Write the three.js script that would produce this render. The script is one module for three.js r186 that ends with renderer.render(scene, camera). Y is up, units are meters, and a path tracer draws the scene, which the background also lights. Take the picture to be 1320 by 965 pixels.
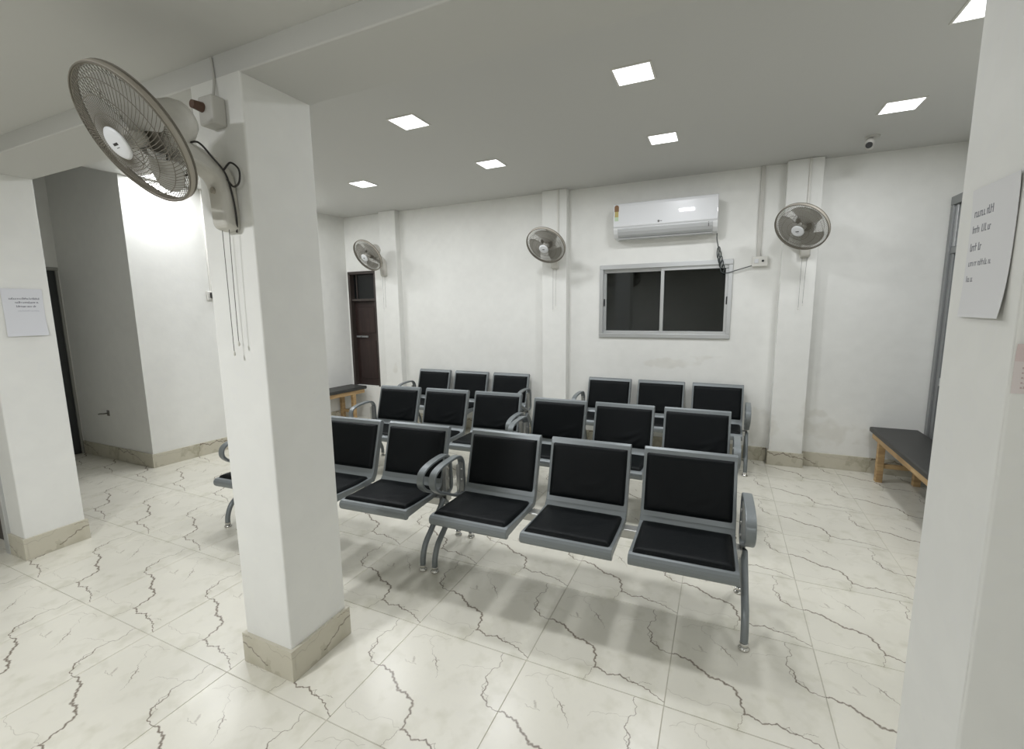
import * as THREE from 'three';
import { RoundedBoxGeometry } from 'three/addons/geometries/RoundedBoxGeometry.js';
import { mergeGeometries } from 'three/addons/utils/BufferGeometryUtils.js';
import { RectAreaLightUniformsLib } from 'three/addons/lights/RectAreaLightUniformsLib.js';

// ------------------------------------------------------------------ camera, light, exposure
RectAreaLightUniformsLib.init();
const scene = new THREE.Scene();
scene.background = new THREE.Color(0x000000);
const camera = new THREE.PerspectiveCamera(78.55, 1320 / 965, 0.05, 60);
camera.position.set(0, 1.592, 0);
camera.rotation.order = 'YXZ';
camera.rotation.set(-0.14315, 0.42956, -0.01301);
scene.add(camera);
const renderer = new THREE.WebGLRenderer({ antialias: true });
renderer.toneMapping = THREE.LinearToneMapping;
renderer.toneMappingExposure = 1.0;
renderer.shadowMap.enabled = true;
const PANEL_LIGHT = 92;       // radiance of each ceiling panel in the hall
const LOBBY_LIGHT = 265; const TUBE_LIGHT = 125;       // of the panels in the lobby ceiling behind the camera
const LED = 0xf9fbff;

// ------------------------------------------------------------------ measures of the place
const ZB = -5.22, ZP = -5.125;               // back wall, fronts of its pilasters
const H1 = 2.91, H2 = 2.53, HB = 2.45;       // hall ceiling, lobby ceiling, beam underside
const CZ0 = -1.2245, CZ1 = -1.5378;          // fronts and backs of the columns and the beam
const TILE = 0.6, OX = -1.9401, OZ = -1.133; // one corner of the tile grid
const XR = 1.8;                              // right wall of the hall
const leftX = z => -5.30 + (-(z) - 2.615) * (0.27 / 2.605);   // the left wall runs slightly askew

// ------------------------------------------------------------------ helpers
let seed = 7;
const rnd = () => (seed = (seed * 1664525 + 1013904223) >>> 0) / 4294967296;
function hash(x, y, s) { let h = Math.imul(x, 374761393) ^ Math.imul(y, 668265263) ^ Math.imul(s, 1274126177); h = Math.imul(h ^ (h >>> 13), 1274126177); return ((h ^ (h >>> 16)) >>> 0) / 4294967296; }
function vnoise(x, y, s, per) {
  const xi = Math.floor(x), yi = Math.floor(y), fx = x - xi, fy = y - yi, m = v => per ? ((v % per) + per) % per : v;
  const u = fx * fx * (3 - 2 * fx), v = fy * fy * (3 - 2 * fy);
  const a = hash(m(xi), m(yi), s), b = hash(m(xi + 1), m(yi), s), c = hash(m(xi), m(yi + 1), s), d = hash(m(xi + 1), m(yi + 1), s);
  return a + (b - a) * u + (c - a) * v + (a - b - c + d) * u * v;
}
function fbm(x, y, s, per, oct = 4) { let r = 0, a = 0.5, t = 0; for (let i = 0; i < oct; i++) { r += a * vnoise(x, y, s + i * 17, per); t += a; x *= 2; y *= 2; if (per) per *= 2; a *= 0.5; } return r / t; }
function dataTex(n, fn, srgb = true) {
  const d = new Uint8Array(n * n * 4);
  for (let j = 0; j < n; j++) for (let i = 0; i < n; i++) {
    const c = fn((i + 0.5) / n, (j + 0.5) / n), k = (j * n + i) * 4;
    d[k] = Math.max(0, Math.min(255, c[0])); d[k + 1] = Math.max(0, Math.min(255, c[1])); d[k + 2] = Math.max(0, Math.min(255, c[2])); d[k + 3] = 255;
  }
  const t = new THREE.DataTexture(d, n, n, THREE.RGBAFormat);
  t.magFilter = THREE.LinearFilter; t.minFilter = THREE.LinearMipmapLinearFilter; t.generateMipmaps = true;
  t.wrapS = t.wrapT = THREE.RepeatWrapping; if (srgb) t.colorSpace = THREE.SRGBColorSpace; t.needsUpdate = true; return t;
}
const taken = {};
function numbered(n) { const k = taken[n] = (taken[n] ?? -1) + 1; return k ? `${n}_${String(k).padStart(3, '0')}` : n; }
function shade(m) { m.castShadow = true; m.receiveShadow = true; return m; }
function part(name, geo, mat, parent) { const m = shade(new THREE.Mesh(Array.isArray(geo) ? merge(geo) : geo, mat)); m.name = name; parent.add(m); return m; }
function thing(name, label, category, pos = [0, 0, 0], yaw = 0, group) {
  const g = new THREE.Group(); g.name = numbered(name); g.position.set(...pos); g.rotation.y = yaw;
  g.userData = { label, category }; if (group) g.userData.group = group; scene.add(g); return g;
}
function struct(name, geo, mat, label, category) {
  const m = shade(new THREE.Mesh(Array.isArray(geo) ? merge(geo) : geo, mat)); m.name = name;
  m.userData = { label, category, kind: 'structure' }; scene.add(m); return m;
}
function structGroup(name, label, category, pos = [0, 0, 0], yaw = 0) {
  const g = new THREE.Group(); g.name = name; g.position.set(...pos); g.rotation.y = yaw; g.userData = { label, category, kind: 'structure' }; scene.add(g); return g;
}
function merge(list) {
  const l = list.map(g => { const h = g.index ? g.toNonIndexed() : g.clone(); for (const k of Object.keys(h.attributes)) if (!['position', 'normal', 'uv'].includes(k)) h.deleteAttribute(k); if (!h.attributes.normal) h.computeVertexNormals(); if (!h.attributes.uv) h.setAttribute('uv', new THREE.Float32BufferAttribute(new Float32Array(h.attributes.position.count * 2), 2)); return h; });
  return mergeGeometries(l);
}
function metric(g, sx = 0, sy = 0) {           // uv in metres, one plane per facing
  const h = g.index ? g.toNonIndexed() : g, p = h.attributes.position, n = h.attributes.normal, uv = new Float32Array(p.count * 2);
  for (let i = 0; i < p.count; i++) {
    const ax = Math.abs(n.getX(i)), ay = Math.abs(n.getY(i)), az = Math.abs(n.getZ(i));
    const [u, v] = ay > ax && ay > az ? [p.getX(i), p.getZ(i)] : ax > az ? [p.getZ(i), p.getY(i)] : [p.getX(i), p.getY(i)];
    uv[2 * i] = u + sx; uv[2 * i + 1] = v + sy;
  }
  h.setAttribute('uv', new THREE.BufferAttribute(uv, 2)); return h;
}
function span(x0, x1, y0, y1, z0, z1) {        // box between limits
  const g = new THREE.BoxGeometry(Math.abs(x1 - x0), Math.abs(y1 - y0), Math.abs(z1 - z0)); g.translate((x0 + x1) / 2, (y0 + y1) / 2, (z0 + z1) / 2); return metric(g);
}
function rspan(x0, x1, y0, y1, z0, z1, r = 0.004, seg = 2) {
  const w = Math.abs(x1 - x0), h = Math.abs(y1 - y0), d = Math.abs(z1 - z0);
  const g = new RoundedBoxGeometry(w, h, d, seg, Math.min(r, w / 2.01, h / 2.01, d / 2.01)); g.translate((x0 + x1) / 2, (y0 + y1) / 2, (z0 + z1) / 2); return metric(g);
}
const V = (x, y, z) => new THREE.Vector3(x, y, z);
function tube(pts, r, seg = 32, rad = 8, closed = false) { return new THREE.TubeGeometry(new THREE.CatmullRomCurve3(pts.map(p => p.isVector3 ? p : V(...p)), closed, 'centripetal'), seg, r, rad, closed); }
function cyl(r0, r1, h, x, y, z, axis = 'y', seg = 24) { const g = new THREE.CylinderGeometry(r1, r0, h, seg); if (axis === 'x') g.rotateZ(-Math.PI / 2); if (axis === 'z') g.rotateX(Math.PI / 2); g.translate(x, y, z); return g; }
function extrudeZY(shape, w, bevel = 0.003, bs = 2) {   // outline given as (z, y), pulled along x over width w, centred
  const g = new THREE.ExtrudeGeometry(shape, { depth: w - 2 * bevel, bevelEnabled: bevel > 0, bevelThickness: bevel, bevelSize: bevel, bevelOffset: -bevel, bevelSegments: bs, curveSegments: 10 });
  g.translate(0, 0, -(w - 2 * bevel) / 2); g.rotateY(-Math.PI / 2); return g;
}
function poly(pts) { return new THREE.Shape(pts.map(p => new THREE.Vector2(p[0], p[1]))); }
function smoothLoop(pts, n = 60) { return new THREE.CatmullRomCurve3(pts.map(p => V(p[0], p[1], 0)), true, 'centripetal').getPoints(n).slice(0, n); }
const lin = (r, g, b) => new THREE.Color().setRGB(r, g, b);
function std(o) { return new THREE.MeshStandardMaterial(o); }

// ------------------------------------------------------------------ materials
const wallTex = dataTex(512, (u, v) => {
  const a = fbm(u * 6, v * 6, 3, 6, 5) - 0.5, b = fbm(u * 40, v * 40, 9, 40, 2) - 0.5;
  const spot = vnoise(u * 90, v * 90, 31, 90) > 0.985 ? -5 : 0;
  const k = a * 9 + b * 4 + spot; return [229 + k, 229 + k, 224 + k * 0.9];
});
wallTex.repeat.set(1 / 3, 1 / 3);
const wallBump = dataTex(512, (u, v) => { const k = 128 + (fbm(u * 8, v * 8, 5, 8, 4) - 0.5) * 150 + (fbm(u * 60, v * 60, 8, 60, 2) - 0.5) * 26; return [k, k, k]; }, false);
wallBump.repeat.set(1 / 2, 1 / 2);
const M = {};
M.wall = std({ map: wallTex, bumpMap: wallBump, bumpScale: 0.004, roughness: 0.62 });
// back wall and pilasters: the same paint, with damp, flaking patches low down
const stainTex = dataTex(1024, (u, v) => {      // spans 8 m by 8 m
  const x = u * 8 - 5.6, y = v * 8;
  const a = fbm(u * 16, v * 16, 3, 16, 5) - 0.5, b = fbm(u * 110, v * 110, 9, 110, 2) - 0.5;
  let k = a * 9 + b * 5, warm = 0;
  const n = fbm(u * 34, v * 34, 77, 34, 5), n2 = fbm(u * 120, v * 120, 78, 120, 3);
  const spots = [[0.98, 0.33, 0.2, 0.16], [1.25, 0.30, 0.14, 0.12], [0.9, 0.55, 0.11, 0.07], [0.36, 0.28, 0.13, 0.2], [-0.55, 0.98, 0.3, 0.05], [-0.1, 1.06, 0.2, 0.05], [0.77, 0.62, 0.05, 0.1], [-4.15, 0.8, 0.06, 0.16]];
  for (const [sx, sy, rx, ry] of spots) {
    const d = Math.hypot((x - sx) / rx, (y - sy) / ry);
    warm = Math.max(warm, Math.max(0, Math.min(1, (n - 0.36 * d - 0.22 + 0.25 * (n2 - 0.5)) * 7)));
  }
  k -= warm * (4 + n2 * 9);
  return [229 + k, 229 + k - warm, 224 + k - warm * 3];
});
stainTex.repeat.set(1 / 8, 1 / 8); stainTex.offset.set(5.6 / 8, 0);
M.backWall = std({ map: stainTex, bumpMap: wallBump, bumpScale: 0.004, roughness: 0.6 });
M.ceiling = std({ color: lin(0.60, 0.60, 0.575), roughness: 0.8 });
M.grout = std({ color: lin(0.50, 0.475, 0.405), roughness: 0.9 });

// the print every floor tile carries: two halves of one cracked vein, a wisp and faint threads
const print = { thick: [], thin: [], faint: [] };
function crackle(pts, amp, n) {
  let p = pts.map(a => [...a]);
  for (let it = 0; it < n; it++) {
    const o = [p[0]];
    for (let i = 1; i < p.length; i++) {
      const [ax, ay] = p[i - 1], [bx, by] = p[i], dx = bx - ax, dy = by - ay, k = (rnd() - 0.5) * amp;
      o.push([(ax + bx) / 2 - dy * k, (ay + by) / 2 + dx * k], p[i]);
    }
    p = o;
  }
  return p;
}
function veinLine(list, pts, w, amp = 0.5, n = 3) { const p = crackle(pts, amp, n); for (let i = 1; i < p.length; i++) { const t = i / p.length, ww = typeof w === 'function' ? w(t) : w; list.push([p[i - 1][0], p[i - 1][1], p[i][0], p[i][1], ww * (0.7 + 0.6 * rnd())]); } }
veinLine(print.thick, [[0.815, 1.0], [0.81, 0.95], [0.80, 0.82], [0.79, 0.73], [0.83, 0.61], [0.86, 0.565], [0.91, 0.52], [1.0, 0.515]], t => 0.0022 + 0.0035 * Math.sin(Math.PI * Math.min(1, Math.max(0, (t - 0.35) / 0.65))));
veinLine(print.thick, [[0, 0.515], [0.05, 0.52], [0.11, 0.50], [0.19, 0.45], [0.25, 0.405], [0.31, 0.38], [0.40, 0.36], [0.46, 0.28], [0.475, 0.2], [0.485, 0.14]], t => 0.0045 + 0.004 * Math.sin(Math.PI * t));
veinLine(print.thick, [[0.485, 0.14], [0.55, 0.13], [0.63, 0.132], [0.72, 0.128], [0.79, 0.115], [0.86, 0.095], [0.92, 0.07], [1.0, 0.035]], t => 0.0062 - 0.003 * t);
veinLine(print.thin, [[0.485, 0.14], [0.475, 0.09], [0.45, 0.05], [0.44, 0.0]], 0.0022);
veinLine(print.thin, [[0.70, 0.13], [0.745, 0.155], [0.80, 0.115]], 0.002); veinLine(print.thin, [[0.79, 0.115], [0.86, 0.15], [0.90, 0.15]], 0.0016);
veinLine(print.thin, [[0.79, 0.73], [0.81, 0.70], [0.80, 0.66], [0.83, 0.61]], 0.0025); veinLine(print.thin, [[0.83, 0.62], [0.88, 0.60], [0.905, 0.53]], 0.002);
veinLine(print.thin, [[0.20, 0.93], [0.22, 0.87], [0.29, 0.79], [0.335, 0.755], [0.365, 0.725], [0.41, 0.68], [0.44, 0.63], [0.46, 0.58]], t => 0.001 + 0.0042 * Math.exp(-(((t - 0.6) / 0.16) ** 2)), 0.5);
veinLine(print.thin, [[0.365, 0.725], [0.39, 0.735]], 0.003); veinLine(print.thin, [[0.355, 0.735], [0.35, 0.70]], 0.0022);
veinLine(print.faint, [[0.19, 0.69], [0.21, 0.66], [0.215, 0.645]], 0.006, 0.3); veinLine(print.faint, [[0.14, 0.64], [0.17, 0.625], [0.25, 0.63]], 0.002);
veinLine(print.faint, [[0, 0.16], [0.15, 0.13], [0.3, 0.16], [0.49, 0.14]], 0.0014); veinLine(print.faint, [[0.05, 0.86], [0.2, 0.93], [0.35, 0.97]], 0.0014); veinLine(print.faint, [[0.55, 0.72], [0.66, 0.78], [0.80, 0.82]], 0.0013);
const TN = 1024, veinMap = new Float32Array(TN * TN);
for (const [list, k, soft] of [[print.thick, 1, 1.25], [print.thin, 0.8, 1], [print.faint, 0.35, 1.6]]) for (const [ax, ay, bx, by, w] of list) {
  const R = w * 2.4, x0 = Math.max(0, Math.floor((Math.min(ax, bx) - R) * TN)), x1 = Math.min(TN - 1, Math.ceil((Math.max(ax, bx) + R) * TN)), y0 = Math.max(0, Math.floor((Math.min(ay, by) - R) * TN)), y1 = Math.min(TN - 1, Math.ceil((Math.max(ay, by) + R) * TN));
  const dx = bx - ax, dy = by - ay, L = dx * dx + dy * dy + 1e-9;
  for (let j = y0; j <= y1; j++) for (let i = x0; i <= x1; i++) {
    const px = (i + 0.5) / TN, py = (j + 0.5) / TN, t = Math.max(0, Math.min(1, ((px - ax) * dx + (py - ay) * dy) / L)), d = Math.hypot(px - ax - t * dx, py - ay - t * dy);
    const s = k * Math.max(0, 1 - Math.pow(d / (w * 1.0 * soft), 1.4)), q = j * TN + i; if (s > veinMap[q]) veinMap[q] = s;
  }
}
const marble = (u, v, base) => {
  const q = Math.min(TN - 1, Math.floor(v * TN)) * TN + Math.min(TN - 1, Math.floor(u * TN)), n = fbm(u * 5, v * 5, 41, 5, 5) - 0.5, g = fbm(u * 60, v * 60, 43, 60, 2);
  const vein = veinMap[q] * (0.66 + 0.5 * g), halo = Math.max(0, fbm(u * 9, v * 9, 50, 9, 4) - 0.58) * 40;
  const c = [base[0] + n * 9 - halo, base[1] + n * 9 - halo, base[2] + n * 8 - halo * 1.2];
  return [c[0] + (118 - c[0]) * vein, c[1] + (108 - c[1]) * vein, c[2] + (96 - c[2]) * vein];
};
const tileTex = dataTex(TN, (u, v) => marble(u, v, [222, 219, 206]));
M.tiles = [1, 0.985, 0.97].map(k => std({ map: tileTex, color: lin(k, k, k), roughness: 0.26, metalness: 0 }));
const skirtTex = dataTex(512, (u, v) => { const c = marble(u, v, [196, 191, 174]), d = fbm(u * 14, v * 14, 91, 14, 5), e = d > 0.66 ? -14 * (0.4 + fbm(u * 70, v * 70, 92, 70, 2)) : 0; return [c[0] + e, c[1] + e, c[2] + e * 1.1]; });
skirtTex.repeat.set(1.1, 1.1);
M.skirt = std({ map: skirtTex, roughness: 0.35 });
const dustTex = dataTex(256, (u, v) => { const k = (fbm(u * 9, v * 9, 61, 9, 5) - 0.5) * 26; return [255 + k - 8, 255 + k - 9, 255 + k - 12]; });
M.steel = std({ color: lin(0.20, 0.22, 0.225), roughness: 0.36, metalness: 0.25 });
M.silver = std({ color: lin(0.50, 0.50, 0.48), roughness: 0.32, metalness: 0.8 });
M.chrome = std({ color: lin(0.66, 0.65, 0.62), roughness: 0.16, metalness: 1 });
const padBump = dataTex(256, (u, v) => { const k = 128 + (fbm(u * 60, v * 60, 71, 60, 3) - 0.5) * 120; return [k, k, k]; }, false);
M.pad = new THREE.MeshPhysicalMaterial({ color: lin(0.0035, 0.0048, 0.0055), roughness: 0.5, specularIntensity: 0.28, bumpMap: padBump, bumpScale: 0.0006 });
M.fanWhite = std({ color: lin(0.60, 0.59, 0.55), map: dustTex, roughness: 0.5 });
M.fanDusty = std({ color: lin(0.20, 0.185, 0.155), map: dustTex, roughness: 0.7 });
M.fanBand = std({ color: lin(0.40, 0.37, 0.32), map: dustTex, roughness: 0.55 });
M.blade = new THREE.MeshPhysicalMaterial({ color: lin(0.46, 0.45, 0.41), roughness: 0.5, transmission: 0.25, thickness: 0 });
M.badge = std({ color: lin(0.72, 0.73, 0.74), roughness: 0.4 });
M.black = std({ color: lin(0.012, 0.012, 0.012), roughness: 0.5 });
M.cable = std({ color: lin(0.03, 0.028, 0.026), roughness: 0.6 });
M.cordGrey = std({ color: lin(0.16, 0.155, 0.15), roughness: 0.8 });
M.brown = std({ color: lin(0.11, 0.06, 0.04), roughness: 0.6 });
M.plastic = std({ color: lin(0.70, 0.69, 0.64), roughness: 0.45 });
M.trunk = std({ color: lin(0.55, 0.54, 0.50), roughness: 0.5 });
M.acBody = std({ color: lin(0.76, 0.77, 0.77), roughness: 0.32 });
M.acFront = new THREE.MeshPhysicalMaterial({ color: lin(0.74, 0.75, 0.76), roughness: 0.28, clearcoat: 1, clearcoatRoughness: 0.03 });
M.acGrey = std({ color: lin(0.50, 0.51, 0.51), roughness: 0.4 });
M.alu = std({ color: lin(0.58, 0.59, 0.59), roughness: 0.36, metalness: 0.75 });
M.aluGrey = std({ color: lin(0.30, 0.31, 0.31), roughness: 0.45, metalness: 0.6 });
M.glass = new THREE.MeshPhysicalMaterial({ color: lin(0.75, 0.8, 0.8), roughness: 0.03, transmission: 1, thickness: 0, ior: 1.5 });
M.tint = std({ color: lin(0.006, 0.0075, 0.008), roughness: 0.08 });
const woodTex = dataTex(256, (u, v) => { const g = fbm(u * 4 + fbm(u * 3, v * 9, 6, 0, 3) * 2, v * 40, 14, 0, 4); const k = (g - 0.5) * 70; return [176 + k, 146 + k, 104 + k * 0.8]; });
M.wood = std({ map: woodTex, roughness: 0.6 });
const doorTex = dataTex(256, (u, v) => { const g = fbm(u * 34, v * 3, 24, 0, 4); const k = (g - 0.5) * 26; return [44 + k, 30 + k * 0.8, 26 + k * 0.7]; });
M.brownDoor = std({ map: doorTex, roughness: 0.5 });
M.darkDoor = std({ color: lin(0.030, 0.033, 0.033), roughness: 0.5 });
M.darkFrame = std({ color: lin(0.045, 0.035, 0.03), roughness: 0.5 });
M.greyFrame = std({ color: lin(0.30, 0.30, 0.275), roughness: 0.55 });
M.rexine = std({ color: lin(0.036, 0.036, 0.033), roughness: 0.48, bumpMap: padBump, bumpScale: 0.0008 });
M.nail = std({ color: lin(0.2, 0.19, 0.17), roughness: 0.5, metalness: 0.5 });

// ------------------------------------------------------------------ the setting
{ // floor: a bed of grout and one mesh for every tile
  const floor = structGroup('floor', 'glossy off-white floor of square tiles printed with cracked brown veins', 'floor');
  part('grout_bed', span(-7.2, 3.2, -0.12, -0.0025, -5.6, 3.0), M.grout, floor);
  const a = TILE / 2 - 0.0007, b = TILE / 2 - 0.0022, g = new THREE.BufferGeometry(), P = [], U = [], I = [];
  const ring = [[-1, 1], [1, 1], [1, -1], [-1, -1]];
  for (const [x, z] of ring) { P.push(x * b, 0, z * b); U.push(0.5 + x * b / TILE, 0.5 - z * b / TILE); }
  for (const [x, z] of ring) { P.push(x * b, 0, z * b, x * a, -0.004, z * a); U.push(0.5 + x * b / TILE, 0.5 - z * b / TILE, 0.5 + x * a / TILE, 0.5 - z * a / TILE); }
  I.push(0, 1, 2, 0, 2, 3);
  for (let k = 0; k < 4; k++) { const p = 4 + 2 * k, q = 4 + 2 * ((k + 1) % 4); I.push(p, p + 1, q + 1, p, q + 1, q); }
  g.setAttribute('position', new THREE.Float32BufferAttribute(P, 3)); g.setAttribute('uv', new THREE.Float32BufferAttribute(U, 2)); g.setIndex(I);
  const tileGeo = g.toNonIndexed(); tileGeo.computeVertexNormals();
  let n = 0;
  for (let i = -9; i <= 8; i++) for (let j = -7; j <= 6; j++) {
    const x = OX + (i + 0.5) * TILE, z = OZ - (j + 0.5) * TILE;
    if (x < -7.1 || x > 3.1 || z > 2.9) continue;
    const t = part(n ? `tile_${String(n).padStart(3, '0')}` : 'tile', tileGeo, M.tiles[Math.floor(rnd() * 3)], floor); n++;
    t.position.set(x, (rnd() - 0.5) * 0.0006, z);
  }
}
struct('ceiling', [span(-5.32, 2.1, H1, H1 + 0.15, ZB - 0.2, CZ1)], M.ceiling, 'smooth grey-white ceiling with recessed square panel lights over the seating', 'ceiling');
struct('ceiling_lobby', [span(-5.6, 2.6, H2, H2 + 0.15, CZ0 - 0.02, 3.0)], M.ceiling, 'lower plain ceiling in front of the beam that rests on the columns', 'ceiling');
struct('ceiling_recess', [span(-7.1, -5.32, 3.1, 3.25, -2.9, -1.1)], M.ceiling, 'dim ceiling of the side recess behind the notice column', 'ceiling');
struct('trim_1', [rspan(-7.1, 2.6, HB, 3.3, CZ1, CZ0, 0.006)], M.ceiling, 'shallow white beam running across the tops of the columns', 'beam');
{ // back wall with its openings, pilasters and skirting
  const x0 = -5.6, x1 = 2.1, s = poly([[x0, 0], [x1, 0], [x1, 3.05], [x0, 3.05]]);
  s.holes.push(poly([[-1.28, 1.253], [0.076, 1.253], [0.076, 2.056], [-1.28, 2.056]]), poly([[-5.018, 0.48], [-4.508, 0.48], [-4.508, 2.15], [-5.018, 2.15]]));
  const g = new THREE.ExtrudeGeometry(s, { depth: 0.2, bevelEnabled: false }); g.translate(0, 0, ZB - 0.2);
  const w = struct('wall_back', metric(g), M.backWall, 'white painted back wall with the window and the air conditioner', 'wall');
  for (const [a, b] of [[-4.318, -4.04], [-1.944, -1.647], [0.487, 0.775]]) {
    part('pilaster', rspan(a, b, 0, H1, ZB - 0.01, ZP, 0.006), M.backWall, w);
    part('skirting', [rspan(a - 0.012, b + 0.012, 0, 0.142, ZB, ZP + 0.012, 0.003)], M.skirt, w);
  }
  const bb = structGroup('baseboard_back', 'veined stone skirting along the foot of the back wall', 'skirting');
  for (const [a, b] of [[-4.02, -1.96], [-1.63, 0.47], [0.79, XR]]) part('skirting', rspan(a, b, 0, 0.145, ZB - 0.005, ZB + 0.014, 0.003), M.skirt, bb);
}
{ // left wall block, seen from the hall and from the recess
  const s = poly([[-5.30, 2.615], [leftX(-5.3), 5.3], [-7.0, 5.3], [-7.0, 2.615]]);
  const g = new THREE.ExtrudeGeometry(s, { depth: 3.2, bevelEnabled: false }); g.rotateX(-Math.PI / 2);
  const w = struct('wall_left', metric(g), M.wall, 'white wall with a conduit and a plug, its end facing the dark recess', 'wall');
  const bb = structGroup('baseboard_left', 'veined stone skirting turning the corner of the left wall', 'skirting');
  const L = Math.hypot(2.605, 0.27), k = part('skirting', rspan(0, L, 0, 0.145, -0.005, 0.014, 0.003), M.skirt, bb); k.position.set(-5.30, 0, -2.615); k.rotation.y = Math.PI / 2 - Math.atan2(0.27, 2.605);
  part('skirting', rspan(-6.66, -5.288, 0, 0.145, -2.62, -2.601, 0.003), M.skirt, bb);
}
{ // recess side wall with its dark door
  const s = poly([[1.0, 0], [1.78, 0], [1.78, 2.09], [2.6, 2.09], [2.6, 0], [2.9, 0], [2.9, 3.2], [1.0, 3.2]]);
  const g = new THREE.ExtrudeGeometry(s, { depth: 0.2, bevelEnabled: false }); g.rotateY(Math.PI / 2); g.translate(-6.86, 0, 0);
  struct('wall_recess', metric(g), M.wall, 'dim side wall of the recess holding the dark door', 'wall');
  const d = structGroup('door_1', 'dark grey door with a pale frame at the end of the recess', 'door', [-6.66, 0, 0]);
  part('frame', [rspan(-0.12, 0.014, 0, 2.065, -2.6, -2.578), rspan(-0.12, 0.014, 0, 2.065, -1.81, -1.78), rspan(-0.12, 0.015, 2.066, 2.1, -2.605, -1.77)], M.greyFrame, d);
  part('leaf', rspan(-0.05, 0.0, 0.005, 2.064, -2.576, -1.812), M.darkDoor, d);
  part('handle', [tube([[0, 1.0, -1.9], [0.045, 1.0, -1.9], [0.045, 1.0, -2.02]], 0.008)], M.aluGrey, d);
}
// wall and door beside the notice column, closing the lobby's side
{
  struct('wall_side', [span(-7.1, -5.13, 0, HB, CZ1, CZ0 - 0.01), span(-5.13, -4.30, 2.05, HB, CZ1, CZ0 - 0.01)], M.wall, 'white partition around the metal-framed door beside the notice column', 'wall');
  const d = structGroup('door_2', 'dark door in a light metal frame beside the notice column', 'door', [0, 0, CZ0]);
  part('frame', [rspan(-4.335, -4.275, 0, 1.989, -0.12, 0.019), rspan(-5.14, -5.08, 0, 1.989, -0.12, 0.019), rspan(-5.14, -4.28, 1.99, 2.05, -0.12, 0.02)], M.alu, d);
  part('leaf', rspan(-5.08, -4.335, 0.004, 1.99, -0.09, -0.05), M.darkFrame, d);
}
function column(name, x0, x1, label) {
  const g = structGroup(name, label, 'column', [(x0 + x1) / 2, 0, (CZ0 + CZ1) / 2]);
  const w = (x1 - x0) / 2, d = (CZ0 - CZ1) / 2;
  part('shaft', rspan(-w, w, 0.0, HB + 0.01, -d, d, 0.008), M.wall, g);
  const t = 0.014;
  part('skirting', rspan(-w - t, w + t, 0, 0.144, d - 0.005, d + t, 0.002), M.skirt, g);
  part('skirting', rspan(w - 0.005, w + t, 0, 0.144, -d - t, d, 0.002), M.skirt, g);
  part('skirting', rspan(-w - t, -w + 0.005, 0, 0.144, -d - t, d, 0.002), M.skirt, g);
  part('skirting', rspan(-w, w, 0, 0.144, -d - t, -d + 0.005, 0.002), M.skirt, g);
  return g;
}
column('column', -1.929 + 0.014, -1.612 - 0.014, 'square white column standing free, with a fan on it');
column('column_001', -4.30, -4.075, 'white column carrying a printed notice beside the metal-framed door');
column('column_002', 0.523, 0.86, 'white column with a paper notice, cutting off the view of the side bench');
struct('wall_partition', [span(0.85, 2.6, 0, HB, CZ1, CZ0 - 0.015)], M.wall, 'white partition running on from the column with the paper notice', 'wall');
{ // right wall of the hall with a glazed metal door by the back corner
  const s = poly([[1.4, 0], [3.75, 0], [3.75, 2.47], [5.2, 2.47], [5.2, 0], [5.42, 0], [5.42, 3.05], [1.4, 3.05]]);
  const g = new THREE.ExtrudeGeometry(s, { depth: 0.2, bevelEnabled: false }); g.rotateY(Math.PI / 2); g.translate(XR, 0, 0);
  struct('wall_right', metric(g), M.wall, 'white wall behind the long bench, with the glazed metal door', 'wall');
  const d = structGroup('door_3', 'tall grey metal door with glass beside the back corner', 'door', [XR, 0, 0]);
  part('frame', [rspan(-0.092, 0.05, 0, 2.399, -5.2, -5.145), rspan(-0.092, 0.05, 0, 2.399, -3.82, -3.75), rspan(-0.093, 0.05, 2.40, 2.47, -5.2, -3.75), rspan(-0.08, 0.04, 2.0, 2.055, -5.144, -3.821)], M.aluGrey, d);
  part('top_light_frame', [rspan(-0.075, 0.03, 2.056, 2.398, -5.143, -5.10), rspan(-0.075, 0.03, 2.056, 2.398, -3.86, -3.822)], M.alu, d);
  part('stile', [rspan(-0.075, 0.03, 0.01, 1.998, -5.143, -5.09), rspan(-0.045, 0.03, 0.01, 1.998, -4.5, -4.44)], M.aluGrey, d);
  part('mid_rail', rspan(-0.07, 0.03, 0.88, 0.95, -5.089, -4.501), M.alu, d);
  part('stile', [rspan(-0.03, 0.045, 0.01, 1.998, -4.439, -4.41), rspan(-0.03, 0.045, 0.01, 1.998, -3.88, -3.822)], M.aluGrey, d);
  part('pane', rspan(-0.05, -0.046, 0.02, 2.0, -5.092, -4.49, 0.001, 1), M.glass, d);
  part('pane', rspan(0.004, 0.008, 0.02, 2.0, -4.44, -3.86, 0.001, 1), M.glass, d);
  part('pane', rspan(-0.03, -0.026, 2.06, 2.398, -5.11, -3.85, 0.001, 1), M.glass, d);
}
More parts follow.
